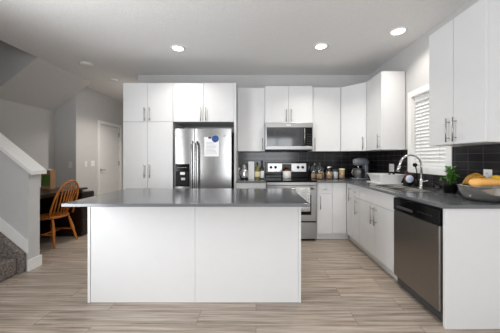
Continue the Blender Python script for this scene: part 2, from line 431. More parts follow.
# cabinet above refrigerator with its end panel
c = thing('wall_cabinet', 'white two door cabinet bridging above the steel refrigerator', 'cabinet', (-.80, 3.99, 0))
obj('body', box(BM(), -1.271, -.338, YF+.0195, YB-.002, 1.815, 2.41), 'cab_in', c)
obj('end_panel', box(BM(), -.336, -.307, YF-.005, YB-.002, 0, 2.412, .0015), 'cabinet', c)
for x0, x1, hx in ((-1.271, -.804, -.842), (-.804, -.338, -.766)):
    dd = front_y(c, 'door', x0, x1, 1.815, 2.41, YF); bar_handle(dd, (hx, YF, 1.825), (hx, YF, 2.03), OUTY)
# upper cabinets on the back wall
UF = 3.97
c = thing('wall_cabinet', 'white single door wall cabinet between refrigerator panel and microwave', 'cabinet', (-.08, 4.13, ZB))
obj('body', box(BM(), -.304, .146, UF+.0195, YB-.011, ZB, 2.42), 'cab_in', c)
dd = front_y(c, 'door', -.304, .146, ZB, 2.42, UF); bar_handle(dd, (.106, UF, ZB+.015), (.106, UF, ZB+.215), OUTY)
c = thing('wall_cabinet', 'short white two door wall cabinet directly above the microwave', 'cabinet', (.535, 4.1, 1.834))
obj('body', box(BM(), .148, .921, 3.95, YB-.011, 1.834, 2.437), 'cab_in', c)
for x0, x1, hx in ((.148, .531, .492), (.531, .921, .570)):
    dd = front_y(c, 'door', x0, x1, 1.834, 2.437, 3.93); bar_handle(dd, (hx, 3.93, 1.85), (hx, 3.93, 2.05), OUTY)
c = thing('wall_cabinet', 'white single door wall cabinet right of the microwave', 'cabinet', (1.16, 4.13, ZB))
obj('body', box(BM(), .923, 1.395, UF+.0195, YB-.011, ZB, ZT), 'cab_in', c)
dd = front_y(c, 'door', .923, 1.395, ZB, ZT, UF); bar_handle(dd, (.964, UF, ZB+.015), (.964, UF, ZB+.215), OUTY)
# diagonal corner
c = thing('wall_cabinet', 'white corner wall cabinet with angled door above the stand mixer', 'cabinet', (1.75, 4.0, ZB))
A = Vector((1.397, UF, 0)); B_ = Vector((1.688, 3.688, 0)); tdir = (B_-A).normalized(); nout = Vector((tdir.y, -tdir.x, 0))
if nout.y > 0: nout = -nout
a2, b2 = A-nout*.0195, B_-nout*.0195
bb = BM()
prism(bb, [(1.397, YB-.011, ZB), (a2.x-.001, a2.y, ZB), (b2.x, b2.y+.001, ZB), (XR-.011, 3.688, ZB), (XR-.011, YB-.011, ZB)], (0, 0, ZT-ZB))
obj('body', bb, 'cab_in', c)
bb = BM(); p0 = A+tdir*.003; p1 = B_-tdir*.003
prism(bb, [(p0.x, p0.y, ZB+G), (p1.x, p1.y, ZB+G), (p1.x-nout.x*.019, p1.y-nout.y*.019, ZB+G), (p0.x-nout.x*.019, p0.y-nout.y*.019, ZB+G)], (0, 0, ZT-ZB-2*G))
dd = obj('door', bb, 'cabinet', c); hp = B_-tdir*.045
bar_handle(dd, (hp.x, hp.y, ZB+.015), (hp.x, hp.y, ZB+.215), nout)
# right wall uppers
UX = 1.686
c = thing('wall_cabinet', 'white single door wall cabinet on right wall beyond the window', 'cabinet', (1.85, 3.46, ZB))
obj('body', box(BM(), UX+.0195, XR-.011, 3.24, 3.684, ZB, ZT), 'cabinet', c)
dd = front_x(c, 'door', 3.24, 3.684, ZB, ZT, UX); bar_handle(dd, (UX, 3.285, ZB+.015), (UX, 3.285, ZB+.215), OUTX)
c = thing('wall_cabinet', 'large white two door wall cabinet nearest the camera above the fruit bowl', 'cabinet', (1.85, 2.06, ZB))
obj('body', box(BM(), UX+.0195, XR-.011, 1.767, 2.35, ZB, 2.445), 'cabinet', c)
for y0, y1, hy in ((1.767, 2.06, 2.027), (2.06, 2.35, 2.098)):
    dd = front_x(c, 'door', y0, y1, ZB, 2.445, UX); bar_handle(dd, (UX, hy, ZB+.02), (UX, hy, ZB+.225), OUTX)
# base cabinets
BF = 3.69; BX = 1.386; ZK = .883; ZD = .712
c = thing('base_cabinet', 'white base cabinet with drawer between refrigerator and stove', 'cabinet', (-.075, 3.99, 0))
obj('body', box(BM(), -.304, .155, BF+.0195, YB-.002, .10, ZK), 'cab_in', c)
obj('toe_kick', box(BM(), -.304, .155, BF+.06, BF+.075, 0, .10), 'toe', c)
dd = front_y(c, 'drawer', -.304, .155, ZD, ZK-.002, BF); bar_handle(dd, (-.125, BF, .80), (-.025, BF, .80), OUTY)
dd = front_y(c, 'door', -.304, .155, .10, ZD, BF); bar_handle(dd, (.11, BF, .48), (.11, BF, .69), OUTY)
c = thing('base_cabinet', 'white base cabinet with drawer right of the stove in the corner', 'cabinet', (1.155, 3.99, 0))
obj('body', box(BM(), .930, 1.385, BF+.0195, YB-.002, .10, ZK), 'cab_in', c)
obj('toe_kick', box(BM(), .930, 1.44, BF+.06, BF+.075, 0, .10), 'toe', c)
dd = front_y(c, 'drawer', .935, 1.166, ZD, ZK-.002, BF); bar_handle(dd, (1.02, BF, .785), (1.082, BF, .785), OUTY, .022, .004)
dd = front_y(c, 'door', .935, 1.166, .10, ZD, BF); bar_handle(dd, (.982, BF, .48), (.982, BF, .69), OUTY)
front_y(c, 'filler_panel', 1.166, 1.384, .10, ZK-.002, BF)
c = thing('base_cabinet', 'narrow white base cabinet tucked into the inside corner of counters', 'cabinet', (1.7, 3.58, 0))
obj('body', box(BM(), BX+.0195, XR-.002, 3.49, 3.70, .10, ZK), 'cab_in', c)
obj('toe_kick', box(BM(), BX+.06, BX+.075, 3.49, BF+.055, 0, .10), 'toe', c)
dd = front_x(c, 'door', 3.49, BF-.002, .10, ZK-.002, BX); bar_handle(dd, (BX, 3.52, .63), (BX, 3.52, .84), OUTX)
c = thing('base_cabinet', 'slim white drawer base cabinet between corner and sink cabinet', 'cabinet', (1.7, 3.36, 0))
obj('body', box(BM(), BX+.0195, XR-.002, 3.221, 3.488, .10, ZK), 'cab_in', c)
obj('toe_kick', box(BM(), BX+.06, BX+.075, 3.221, 3.488, 0, .10), 'toe', c)
dd = front_x(c, 'drawer', 3.221, 3.488, ZD, ZK-.002, BX); bar_handle(dd, (BX, 3.325, .785), (BX, 3.388, .785), OUTX, .022, .004)
dd = front_x(c, 'door', 3.221, 3.488, .10, ZD, BX); bar_handle(dd, (BX, 3.30, .48), (BX, 3.30, .69), OUTX)
c = thing('base_cabinet', 'white two door sink base cabinet beside the dishwasher', 'cabinet', (1.7, 2.81, 0))
bb = BM()   # open-topped carcass
box(bb, BX+.0195, XR-.002, 2.404, 2.42, .10, ZK); box(bb, BX+.0195, XR-.002, 3.203, 3.219, .10, ZK)
box(bb, BX+.0195, XR-.002, 2.42, 3.203, .10, .116); box(bb, XR-.015, XR-.002, 2.42, 3.203, .116, ZK)
obj('body', bb, 'cab_in', c)
obj('toe_kick', box(BM(), BX+.06, BX+.075, 2.404, 3.219, 0, .10), 'toe', c)
front_x(c, 'false_front', 2.404, 3.219, ZD, ZK-.002, BX)
for y0, y1, hy in ((2.404, 2.811, 2.768), (2.811, 3.219, 2.852)):
    dd = front_x(c, 'door', y0, y1, .10, ZD, BX); bar_handle(dd, (BX, hy, .48), (BX, hy, .69), OUTX)
e = obj('end_panel', box(BM(), BX, XR-.002, 1.764, 1.788, 0, ZK, .0015), 'cabinet')
tag(e, 'plain white end panel closing the counter run beside the dishwasher', 'cabinet panel')

# ------------------------------------------------------------------ counters
CT = .885; CZ = .910
b = BM(); box(b, -.304, .156, 3.655, YB-.0005, CT, CZ, .002)
tag(obj('countertop', b, 'quartz'), 'short grey counter between the refrigerator and the stove', 'countertop')
SX0, SX1, SY0, SY1 = 1.475, 1.865, 2.45, 3.12
b = BM()
xs = [1.362, SX0, SX1, XR-.0005]; ys = [1.745, SY0, SY1, 3.655, YB-.0005]
cells = [(0, 0), (1, 0), (2, 0), (0, 1), (2, 1), (0, 2), (1, 2), (2, 2), (0, 3), (1, 3), (2, 3)]
vt = {}
def cv(i, j, z):
    k = (i, j, z)
    if k not in vt: vt[k] = b.verts.new(((xs if i >= 0 else [.926])[i] if i >= 0 else .926, ys[j], z))
    return vt[k]
allc = cells+[(-1, 3)]
def cvx(i, j, z): return cv(i, j, z)
edges = {}
for (i, j) in allc:
    q = [(i, j), (i+1, j), (i+1, j+1), (i, j+1)]
    b.faces.new([cv(a, c_, CZ) for a, c_ in q]); b.faces.new([cv(a, c_, CT) for a, c_ in q][::-1])
    for k in range(4):
        e1 = (q[k], q[(k+1) % 4]); key = tuple(sorted(e1)); edges.setdefault(key, []).append(e1)
for key, l in edges.items():
    if len(l) == 1:
        (p, q) = l[0]; b.faces.new([cv(*p, CT), cv(*q, CT), cv(*q, CZ), cv(*p, CZ)])
ct = obj('countertop', b, 'quartz')
tag(ct, 'long L shaped grey counter holding the sink along the right wall', 'countertop')
# island
IX0, IX1, IY0, IY1 = -1.464, .4055, 1.81, 2.745
tag(obj('countertop', box(BM(), IX0, IX1, IY0, IY1, CT, CZ, .0025), 'quartz'), 'large grey counter slab on top of the white island', 'countertop')
isl = thing('kitchen_island', 'big white panelled kitchen island in the middle of the floor', 'kitchen island', (-.53, 2.4, 0))
bx0, bx1 = -1.459, .390
obj('body', box(BM(), bx0+.024, bx1-.024, 2.109, 2.68, .0, CT), 'cab_in', isl)
obj('end_panel', box(BM(), bx0, bx0+.0225, 2.087, 2.70, 0, CT, .001), 'cabinet', isl)
obj('end_panel', box(BM(), bx1-.0225, bx1, 2.087, 2.70, 0, CT, .001), 'cabinet', isl)
obj('back_panel', box(BM(), bx0+.0245, -.530, 2.092, 2.1085, 0, CT-.001, .001), 'cabinet', isl)
obj('back_panel', box(BM(), -.5285, bx1-.0245, 2.092, 2.1085, 0, CT-.001, .001), 'cabinet', isl)
for k in range(4):
    x0 = bx0+.024+k*(bx1-bx0-.048)/4; x1 = x0+(bx1-bx0-.048)/4
    dd = obj('door', box(BM(), x0+G, x1-G, 2.681, 2.70, .105, CT-.005, .0015), 'cabinet', isl)
    hx = x1-.045 if k % 2 == 0 else x0+.045
    bar_handle(dd, (hx, 2.70, .55), (hx, 2.70, .76), (0, 1, 0))

# ------------------------------------------------------------------ refrigerator
fx0, fx1, ff = -1.232, -.368, 3.60; fz = 1.70; fs = -.918
r = thing('refrigerator', 'stainless side by side refrigerator with water dispenser in left door', 'refrigerator', (-.80, 3.95, 0))
obj('body', box(BM(), fx0+.005, fx1-.005, ff+.075, 4.24, .03, fz-.02, .004), 'charcoal', r)
obj('base_grille', box(BM(), fx0+.02, fx1-.02, ff+.05, ff+.09, .0, .055), 'black', r)
# dispenser recess built as four door pieces around an opening
dx0, dx1, dz0, dz1 = -1.205, -.992, .835, 1.170
fy = ff+.07
def bowed_door(x0, x1, sag=.013):
    """door with a slightly bowed front and rounded vertical edges"""
    c = []; n_ = 26; cx0 = (x0+x1)/2; hw = (x1-x0)/2
    for k in range(n_+1):
        t = -1+2*k/n_; x = cx0+hw*t*.985; c.append((x, ff+sag*t*t, .06))
    poly = [(x0, fy, .06), (x0, ff+sag+.008, .06), (x0+.002, ff+sag+.002, .06)]+c[1:-1]+[(x1-.002, ff+sag+.002, .06), (x1, ff+sag+.008, .06), (x1, fy, .06)]
    bb = prism(BM(), poly, (0, 0, fz-.06))
    for f in bb.faces: f.smooth = True
    return bb
ld = obj('freezer_door', bowed_door(fx0, fs-.003), 'steel_v', r); ld.data.set_sharp_from_angle(angle=R(35))
ld2 = obj('refrigerator_door', bowed_door(fs+.003, fx1), 'steel_v', r); ld2.data.set_sharp_from_angle(angle=R(35))
bb = BM()
box(bb, dx0, dx1, ff-.006, ff+.008, 1.06, dz1, .002); box(bb, dx0, dx0+.012, ff-.006, ff+.008, dz0, 1.06, .002); box(bb, dx1-.012, dx1, ff-.006, ff+.008, dz0, 1.06, .002)
box(bb, dx0+.012, dx1-.012, ff-.006, ff+.008, dz0, dz0+.02, .002)
dsp = obj('dispenser', bb, 'black_gloss', ld)
obj('recess', box(BM(), dx0+.012, dx1-.012, ff-.002, ff-.0006, dz0+.02, 1.06), 'black', dsp)
obj('paddle', box(BM(), -1.13, -1.06, ff-.012, ff-.003, 1.01, 1.05, .003), 'nickel', dsp)
obj('paddle', box(BM(), -1.115, -1.055, ff-.016, ff-.003, .93, .965, .003), 'nickel', dsp)
for i in range(4): obj('button', box(BM(), -1.165+i*.035, -1.145+i*.035, ff-.0068, ff-.0058, 1.115, 1.119), 'nickel', dsp)
for x, par in ((fs-.030, ld), (fs+.034, ld2)):
    bb = BM(); zz0, zz1 = .38, 1.50
    pts = [(x, ff+.014, zz0), (x, ff-.035, zz0+.03)]+[(x, ff-.045-.012*math.sin(PI*t/10), zz0+.05+(zz1-zz0-.1)*t/10) for t in range(11)]+[(x, ff-.035, zz1-.03), (x, ff+.014, zz1)]
    tube(bb, pts, .0165, 12); obj('handle', bb, 'steel_v', par)
bb = BM(); y0_ = ff+.0035
box(bb, -1.195, -1.187, y0_, ff+.009, 1.555, 1.645); box(bb, -1.195, -1.165, y0_, ff+.009, 1.637, 1.645); box(bb, -1.148, -1.136, y0_-.002, ff+.006, 1.56, 1.645); box(bb, -1.180, -1.165, y0_, ff+.009, 1.57, 1.61)
obj('sticker', bb, 'paper', ld)
obj('badge', box(BM(), -.50, -.455, ff+.001, ff+.008, 1.585, 1.597), 'chrome', ld2)
# note and magnets on the door
nt_ = thing('paper_note', 'white printed paper sheet stuck on the refrigerator door', 'paper', (-.67, ff-.001, 1.28))
nx0, nx1 = -.772, -.553
obj('sheet', box(BM(), nx0, nx1, ff-.0018, ff-.0005, 1.283, 1.572), 'paper', nt_)
bb = BM()
for k in range(9):
    box(bb, nx0+.03, nx1-.03-(.05 if k % 4 == 3 else .01*(k % 3)), ff-.0022, ff-.0017, 1.33+k*.02, 1.335+k*.02)
obj('text', bb, 'ink', nt_)
bb = BM(); lathe(bb, [(0, -.012), (.03, -.011), (.050, -.006), (.053, -.0023), (0, -.0023)], (-.608, ff, 1.548), 24, 'y')
mg = obj('magnet', bb, 'blue'); tag(mg, 'round blue magnet at top right corner of the paper note', 'magnet')
bb = BM(); box(bb, -.712, -.665, ff-.006, ff-.0023, 1.55, 1.572, .001)
tag(obj('magnet', bb, 'black'), 'small black bar magnet at top of the paper note', 'magnet')

# ------------------------------------------------------------------ microwave
mx0, mx1, mf, mz0, mz1 = .150, .919, 3.875, 1.385, 1.832
m_ = thing('microwave', 'stainless over the range microwave with dark glass door above stove', 'microwave', (.535, 4.05, mz0))
obj('body', box(BM(), mx0, mx1, mf+.03, YB-.011, mz0+.0, mz1-.001, .003), 'charcoal', m_)
bb = BM()
wx0, wx1, wzb, wzt = .172, .905, 1.452, 1.752
box(bb, mx0, mx1, mf, mf+.029, wzt, mz1-.001, .004); box(bb, mx0, mx1, mf, mf+.029, mz0+.012, wzb, .004)
box(bb, mx0, wx0, mf, mf+.029, wzb, wzt); box(bb, wx1, mx1, mf, mf+.029, wzb, wzt)
obj('front_frame', bb, 'steel_mid', m_)
obj('door_glass', box(BM(), wx0, .795, mf+.004, mf+.02, wzb, wzt), 'dark_glass', m_)
kp = obj('control_panel', box(BM(), .797, wx1, mf+.003, mf+.02, wzb, wzt), 'black_gloss', m_)
for i in range(3):
    for j in range(5): obj('key', box(BM(), .822+i*.025, .834+i*.025, mf+.0022, mf+.0029, 1.49+j*.036, 1.498+j*.036), 'charcoal', kp)
bb = BM(); tube(bb, [(.776, mf+.005, 1.475), (.776, mf-.03, 1.49), (.776, mf-.034, 1.6), (.776, mf-.03, 1.725), (.776, mf+.005, 1.74)], .009, 10)
obj('handle', bb, 'steel_v', m_)
obj('badge', box(BM(), .49, .56, mf-.001, mf, 1.785, 1.797), 'paper', m_)
bb = BM()
for i in range(2): box(bb, .19+i*.38, .51+i*.38, mf+.06, mf+.25, mz0-.008, mz0)
obj('vent_grille', bb, 'black', m_)

# ------------------------------------------------------------------ range
rx0, rx1, rf = .161, .921, 3.655
s_ = thing('range', 'stainless electric range with black glass cooktop and oven', 'stove', (.541, 3.97, 0))
obj('body', box(BM(), rx0, rx1, rf+.012, YB-.03, .03, .895), 'black', s_)
obj('foot_plinth', box(BM(), rx0+.02, rx1-.02, rf+.05, rf+.09, 0, .03), 'black', s_)
obj('cooktop', box(BM(), rx0-.004, rx1+.002, rf-.012, YB-.09, .8955, .917, .005), 'black_gloss', s_)
bb = BM()
for x, y, rr in ((.35, 3.82, .11), (.73, 3.82, .09), (.35, 4.06, .085), (.73, 4.06, .11)):
    lathe(bb, [(rr-.002, 0), (rr, .0003), (rr+.002, 0)], (x, y, .9172), 32)
obj('burner_ring', bb, 'charcoal', s_)
obj('trim_strip', box(BM(), rx0, rx1, rf-.004, rf+.011, .845, .892, .003), 'steel_mid', s_)
od = obj('oven_door', box(BM(), rx0, rx1, rf-.012, rf+.011, .305, .84, .005), 'steel_mid', s_)
obj('window', box(BM(), rx0+.10, rx1-.085, rf-.0135, rf-.0123, .40, .70, .0005), 'black_gloss', od)
bb = BM(); tube(bb, [(rx0+.05, rf-.055, .80), (rx1-.05, rf-.055, .80)], .012, 12)
for x in (rx0+.07, rx1-.07): tube(bb, [(x, rf-.012, .80), (x, rf-.055, .80)], .009, 8)
obj('handle', bb, 'steel_h', od)
obj('drawer', box(BM(), rx0, rx1, rf-.010, rf+.011, .035, .285, .005), 'steel_mid', s_)
obj('backguard', box(BM(), rx0-.0, rx1+.0, YB-.088, YB-.012, .917, 1.195, .006), 'black_gloss', s_)
gp = obj('control_panel', box(BM(), .205, .878, YB-.094, YB-.0885, 1.022, 1.168, .003), 'steel_h', s_, label='stainless control panel with black knobs')
obj('display', box(BM(), .452, .620, YB-.0965, YB-.0945, 1.062, 1.160, .001), 'charcoal', gp)
for x in (.262, .342, .735, .815):
    bb = BM(); lathe(bb, [(0, -.03), (.018, -.03), (.023, -.024), (.025, 0), (0, 0)], (x, YB-.0945, 1.10), 18, 'y')
    box(bb, x-.003, x+.003, YB-.1275, YB-.124, 1.08, 1.12); obj('knob', bb, 'black', gp)
# pot on the cooktop
pt = thing('ceramic_canister', 'white canister with copper coloured lid standing on the cooktop', 'canister', (.525, 4.10, .9175))
obj('jar', lathe(BM(), [(0, 0), (.066, 0), (.072, .006), (.072, .12), (.068, .126), (0, .126)], (.525, 4.10, .9175)), 'white_ceramic', pt)
obj('lid', lathe(BM(), [(0, .127), (.076, .127), (.076, .14), (.06, .162), (.012, .176), (.012, .185), (.02, .198), (.012, .21), (0, .211)], (.525, 4.10, .9175)), 'copper', pt)
bb = BM()
for sgn in (-1, 1): tube(bb, [(.525+sgn*.07, 4.1, 1.02), (.525+sgn*.092, 4.1, 1.025), (.525+sgn*.095, 4.1, 1.045), (.525+sgn*.075, 4.1, 1.055)], .005, 8)
obj('lug', bb, 'copper', pt)
# lace towel over oven handle
bb = BM(); tx0, tx1 = .585, .805; n = 16
prof = [(rf-.036, .60), (rf-.038, .70), (rf-.040, .79), (rf-.046, .813), (rf-.056, .8165), (rf-.068, .812), (rf-.072, .79), (rf-.073, .70), (rf-.075, .60), (rf-.077, .52), (rf-.078, .465)]
rows = []
for i in range(n+1):
    x = tx0+(tx1-tx0)*i/n; wv = .003*math.sin(i*1.7)
    rows.append([bb.verts.new((x, y-(abs(wv) if k > 5 else 0), zq)) for k, (y, zq) in enumerate(prof)])
for i in range(n):
    for k in range(len(prof)-1):
        f = bb.faces.new((rows[i][k], rows[i+1][k], rows[i+1][k+1], rows[i][k+1])); f.smooth = True
tw = obj('tea_towel', bb, 'lace'); so = tw.modifiers.new('thickness', 'SOLIDIFY'); so.thickness = .002; so.offset = 1
tag(tw, 'white lace patterned towel hanging from the oven door handle', 'towel')

# ------------------------------------------------------------------ dishwasher
q0, q1, qx = 1.796, 2.395, 1.366
dw = thing('dishwasher', 'stainless dishwasher with black control strip under the right counter', 'dishwasher', (1.7, 2.1, 0))
obj('body', box(BM(), qx+.035, XR-.02, q0+.008, q1-.008, .02, .87), 'charcoal', dw)
obj('door', box(BM(), qx, qx+.033, q0+.003, q1-.003, .105, .742, .004), 'steel_dark', dw)
cp = obj('control_panel', box(BM(), qx-.004, qx+.033, q0+.003, q1-.003, .746, .866, .006), 'black_gloss', dw)
obj('pocket_handle', box(BM(), qx-.006, qx-.0042, q0+.30, q1-.06, .775, .80, .0005), 'charcoal', cp)
for i in range(6): obj('button', box(BM(), qx-.0052, qx-.0042, q0+.07+i*.03, q0+.085+i*.03, .80, .806), 'charcoal', cp)
obj('toe_kick', box(BM(), BX+.055, BX+.07, q0+.003, q1-.003, 0, .10), 'black', dw)

# ------------------------------------------------------------------ sink, faucet and what stands by it
sk = thing('sink', 'stainless double bowl sink set into the right counter', 'sink', (1.68, 2.785, .72))
bb = BM(); rim = CZ+.0035
def bowl(bb, x0, x1, y0, y1, zb):
    iv = []
    for (dz, ins) in ((rim, 0), (zb+.03, .012), (zb, .04)):
        iv.append([bb.verts.new(v) for v in ((x0+ins, y0+ins, dz), (x1-ins, y0+ins, dz), (x1-ins, y1-ins, dz), (x0+ins, y1-ins, dz))])
    for a in range(2):
        for k in range(4): bb.faces.new((iv[a][k], iv[a][(k+1) % 4], iv[a+1][(k+1) % 4], iv[a+1][k]))
    bb.faces.new(iv[2]); return iv[0]
ym = (SY0+SY1)/2
i1 = bowl(bb, SX0+.012, SX1-.055, SY0+.012, ym-.012, .735); i2 = bowl(bb, SX0+.012, SX1-.055, ym+.012, SY1-.012, .735)
o_ = [bb.verts.new(v) for v in ((SX0-.018, SY0-.018, rim), (SX1+.018, SY0-.018, rim), (SX1+.018, SY1+.018, rim), (SX0-.018, SY1+.018, rim))]
bb.faces.new((o_[0], o_[1], i1[1], i1[0])); bb.faces.new((o_[3], i2[3], i2[2], o_[2])); bb.faces.new((o_[0], i1[0], i1[3], i2[0], i2[3], o_[3]))
bb.faces.new((o_[1], o_[2], i2[2], i2[1], i1[2], i1[1])); bb.faces.new((i1[3], i1[2], i2[1], i2[0]))
lo = [bb.verts.new((v.co.x, v.co.y, CZ+.0003)) for v in o_]
for k in range(4): bb.faces.new((o_[k], lo[k], lo[(k+1) % 4], o_[(k+1) % 4]))
obj('basin', bb, 'steel_bowl', sk)
for y in ((SY0+ym)/2, (SY1+ym)/2):
    obj('drain', lathe(BM(), [(0, .004), (.02, .003), (.04, .005), (.042, .0006)], (1.66, y, .735), 20), 'chrome', sk)
fbx, fby = 1.905, 2.775
fa = thing('faucet', 'tall chrome gooseneck faucet curving over the sink', 'faucet', (fbx, fby, rim))
obj('base', lathe(BM(), [(0, .0005), (.027, .0005), (.027, .008), (.021, .014), (.021, .085), (.016, .095), (0, .10)], (fbx, fby, rim)), 'chrome', fa)
pts = [(fbx, fby, rim+.09), (fbx, fby, 1.165)]; rr = .124; cx_ = fbx-rr
for t in range(1, 12):
    a = PI*t/12*1.02; pts.append((cx_+rr*math.cos(a), fby, 1.168+rr*math.sin(a)))
pts += [(fbx-.256, fby, 1.155)]
obj('spout', tube(BM(), pts, .0120, 14), 'chrome', fa)
obj('spray_head', tube(BM(), [(fbx-.252, fby, 1.17), (fbx-.262, fby, 1.14), (fbx-.272, fby, 1.105)], [.0150, .0170, .0195], 16), 'chrome', fa)
obj('lever', tube(BM(), [(fbx, fby-.02, .985), (fbx, fby-.045, .992), (fbx+.005, fby-.10, 1.005)], [.009, .007, .006], 10), 'chrome', fa)
# dish rack
dr = thing('dish_rack', 'white plastic dish drying rack on the counter beside the sink', 'dish rack', (1.80, 3.36, CZ))
ry0, ry1, rxa, rxb = 3.225, 3.56, 1.655, 1.965
bb = BM(); box(bb, rxa-.02, rxb+.012, ry0-.015, ry1+.015, CZ+.0005, CZ+.010, .004)
obj('tray', bb, 'white_plastic', dr)
bb = BM(); th = .004
def ring(x0, x1, y0, y1, zq): return [bb.verts.new(v) for v in ((x0, y0, zq), (x1, y0, zq), (x1, y1, zq), (x0, y1, zq))]
o0 = ring(rxa+.03, rxb-.01, ry0+.03, ry1-.03, CZ+.012); o1 = ring(rxa, rxb+.02, ry0, ry1, CZ+.118); o2 = ring(rxa-.018, rxb+.032, ry0-.018, ry1+.018, CZ+.120); o3 = ring(rxa-.018, rxb+.032, ry0-.018, ry1+.018, CZ+.126)
i0 = ring(rxa+.004, rxb+.016, ry0+.004, ry1-.004, CZ+.126); i3 = ring(rxa+.034, rxb-.014, ry0+.034, ry1-.034, CZ+.018)
for A_, B2 in ((o0, o1), (o1, o2), (o2, o3), (o3, i0), (i0, i3)):
    for k in range(4): bb.faces.new((A_[k], A_[(k+1) % 4], B2[(k+1) % 4], B2[k]))
bb.faces.new(o0[::-1]); bb.faces.new(i3)
obj('basket', bb, 'white_plastic', dr)
bb = BM()
for k in range(9):
    y = ry0+.05+k*.028
    tube(bb, [(rxa+.06, y, CZ+.017), (rxa+.06, y, CZ+.085), (rxa+.075, y, CZ+.10), (rxa+.09, y, CZ+.085), (rxa+.09, y, CZ+.017)], .003, 6)
obj('divider', bb, 'white_plastic', dr)
bb = BM()
for x in (1.80, 1.855): box(bb, x-.018, x+.018, ry0+.02, ry0+.026, CZ+.127, CZ+.142, .003)
obj('grip', bb, 'black', dr)
# cleaning things by the sink
sc_ = thing('dish_scrubber', 'round pale blue dish scrubber leaning in dark holder by faucet', 'scrubber', (1.90, 3.02, CZ))
obj('holder', box(BM(), 1.872, 1.935, 2.99, 3.075, CZ+.0005, CZ+.06, .008), 'black', sc_)
bb = BM(); lathe(bb, [(0, -.012), (.038, -.012), (.046, -.006), (.046, .006), (.038, .012), (0, .012)], (1.895, 2.972, CZ+.088), 24, 'y')
obj('pad', bb, 'paleblue', sc_)
db = thing('dish_brush', 'black dish brush standing upright behind the faucet', 'brush', (1.955, 2.925, CZ))
obj('stand', lathe(BM(), [(0, .0005), (.026, .0005), (.026, .075), (.02, .08), (0, .08)], (1.955, 2.925, CZ), 18), 'black', db)
obj('shaft', tube(BM(), [(1.955, 2.925, CZ+.08), (1.952, 2.928, CZ+.19), (1.943, 2.935, CZ+.245)], [.006, .006, .008], 8), 'black', db)
obj('bristle_head', ellipsoid(BM(), (1.938, 2.937, CZ+.263), .026, .026, .024), 'black', db)
sb = thing('soap_bottle', 'dark red soap bottle standing by the wall beside dish rack', 'bottle', (1.955, 3.12, CZ))
obj('bottle', lathe(BM(), [(0, .0005), (.03, .0005), (.032, .01), (.032, .10), (.024, .125), (.012, .135), (.012, .15), (0, .15)], (1.955, 3.12, CZ), 20), 'red', sb)
obj('cap', lathe(BM(), [(0, .1505), (.014, .1505), (.012, .175), (0, .176)], (1.955, 3.12, CZ), 16), 'red', sb)
# small glass by window
gl = obj('drinking_glass', lathe(BM(), [(0, .0005), (.022, .0005), (.027, .055), (.0255, .055), (.0205, .006), (0, .006)], (1.925, 2.545, CZ), 20), 'glass')
tag(gl, 'tiny clear glass on the counter between faucet and plant', 'glass')
# plant
px, py = 1.912, 2.37
pl = thing('potted_plant', 'small leafy green plant in a black pot under window corner', 'plant', (px, py, CZ))
obj('pot', lathe(BM(), [(0, .0005), (.056, .0005), (.064, .08), (.067, .082), (.067, .088), (.060, .088), (.058, .072), (0, .072)], (px, py, CZ), 28), 'black', pl)
obj('soil', lathe(BM(), [(.057, .0725), (.03, .08), (0, .082)], (px, py, CZ), 20), 'soil', pl)
bb = BM(); tips = []
for k in range(20):
    a = random.uniform(0, 2*PI); rr_ = random.uniform(.01, .068); h = random.uniform(.07, .175)
    tip = Vector((px+rr_*math.cos(a), py+rr_*math.sin(a), CZ+.08+h)); tips.append(tip)
    tube(bb, [(px+rr_*.2*math.cos(a), py+rr_*.2*math.sin(a), CZ+.078), (px+rr_*.6*math.cos(a), py+rr_*.6*math.sin(a), CZ+.08+h*.6), tip], .0018, 5)
obj('stem', bb, 'leaf', pl)
bb = BM()
for t in tips:
    for q in range(11):
        a = random.uniform(0, 2*PI); el = random.uniform(-.3, .9); L_ = random.uniform(.024, .04); W_ = L_*.45
        dirv = Vector((math.cos(a)*math.cos(el), math.sin(a)*math.cos(el), math.sin(el))); side = dirv.cross(Vector((0, 0, 1))).normalized(); nn = side.cross(dirv)
        base = t-Vector((0, 0, random.uniform(0, .05)))
        if base.x+dirv.x*L_ > 1.99: dirv.x = -dirv.x
        vs = [bb.verts.new(v) for v in (base, base+dirv*L_*.5+side*W_-nn*.004, base+dirv*L_, base+dirv*L_*.5-side*W_-nn*.004)]; mid = bb.verts.new(base+dirv*L_*.5+nn*.003)
        for k in range(4):
            f = bb.faces.new((vs[k], vs[(k+1) % 4], mid)); f.smooth = True
obj('foliage', bb, 'leaf', pl)
bb = BM(); prism(bb, [(1.90, 2.25, CZ+.0005), (1.985, 2.25, CZ+.0005), (1.985, 2.25, CZ+.075), (1.93, 2.25, CZ+.075)], (0, .045, 0))
tag(obj('black_container', bb, 'black'), 'small black slanted container on counter between plant and steel bowl', 'container')
# fruit bowl
bxc, byc = 1.832, 1.935
fb = obj('steel_bowl', lathe(BM(), [(0, .0005), (.075, .0005), (.105, .008), (.135, .032), (.155, .066), (.166, .10), (.171, .120), (.174, .121), (.172, .124), (.166, .119), (.161, .10), (.150, .067), (.130, .036), (.10, .013), (.07, .005), (0, .005)], (bxc, byc, CZ), 44), 'steel_bowl')
tag(fb, 'large stainless bowl of fruit on the counter near end', 'bowl')
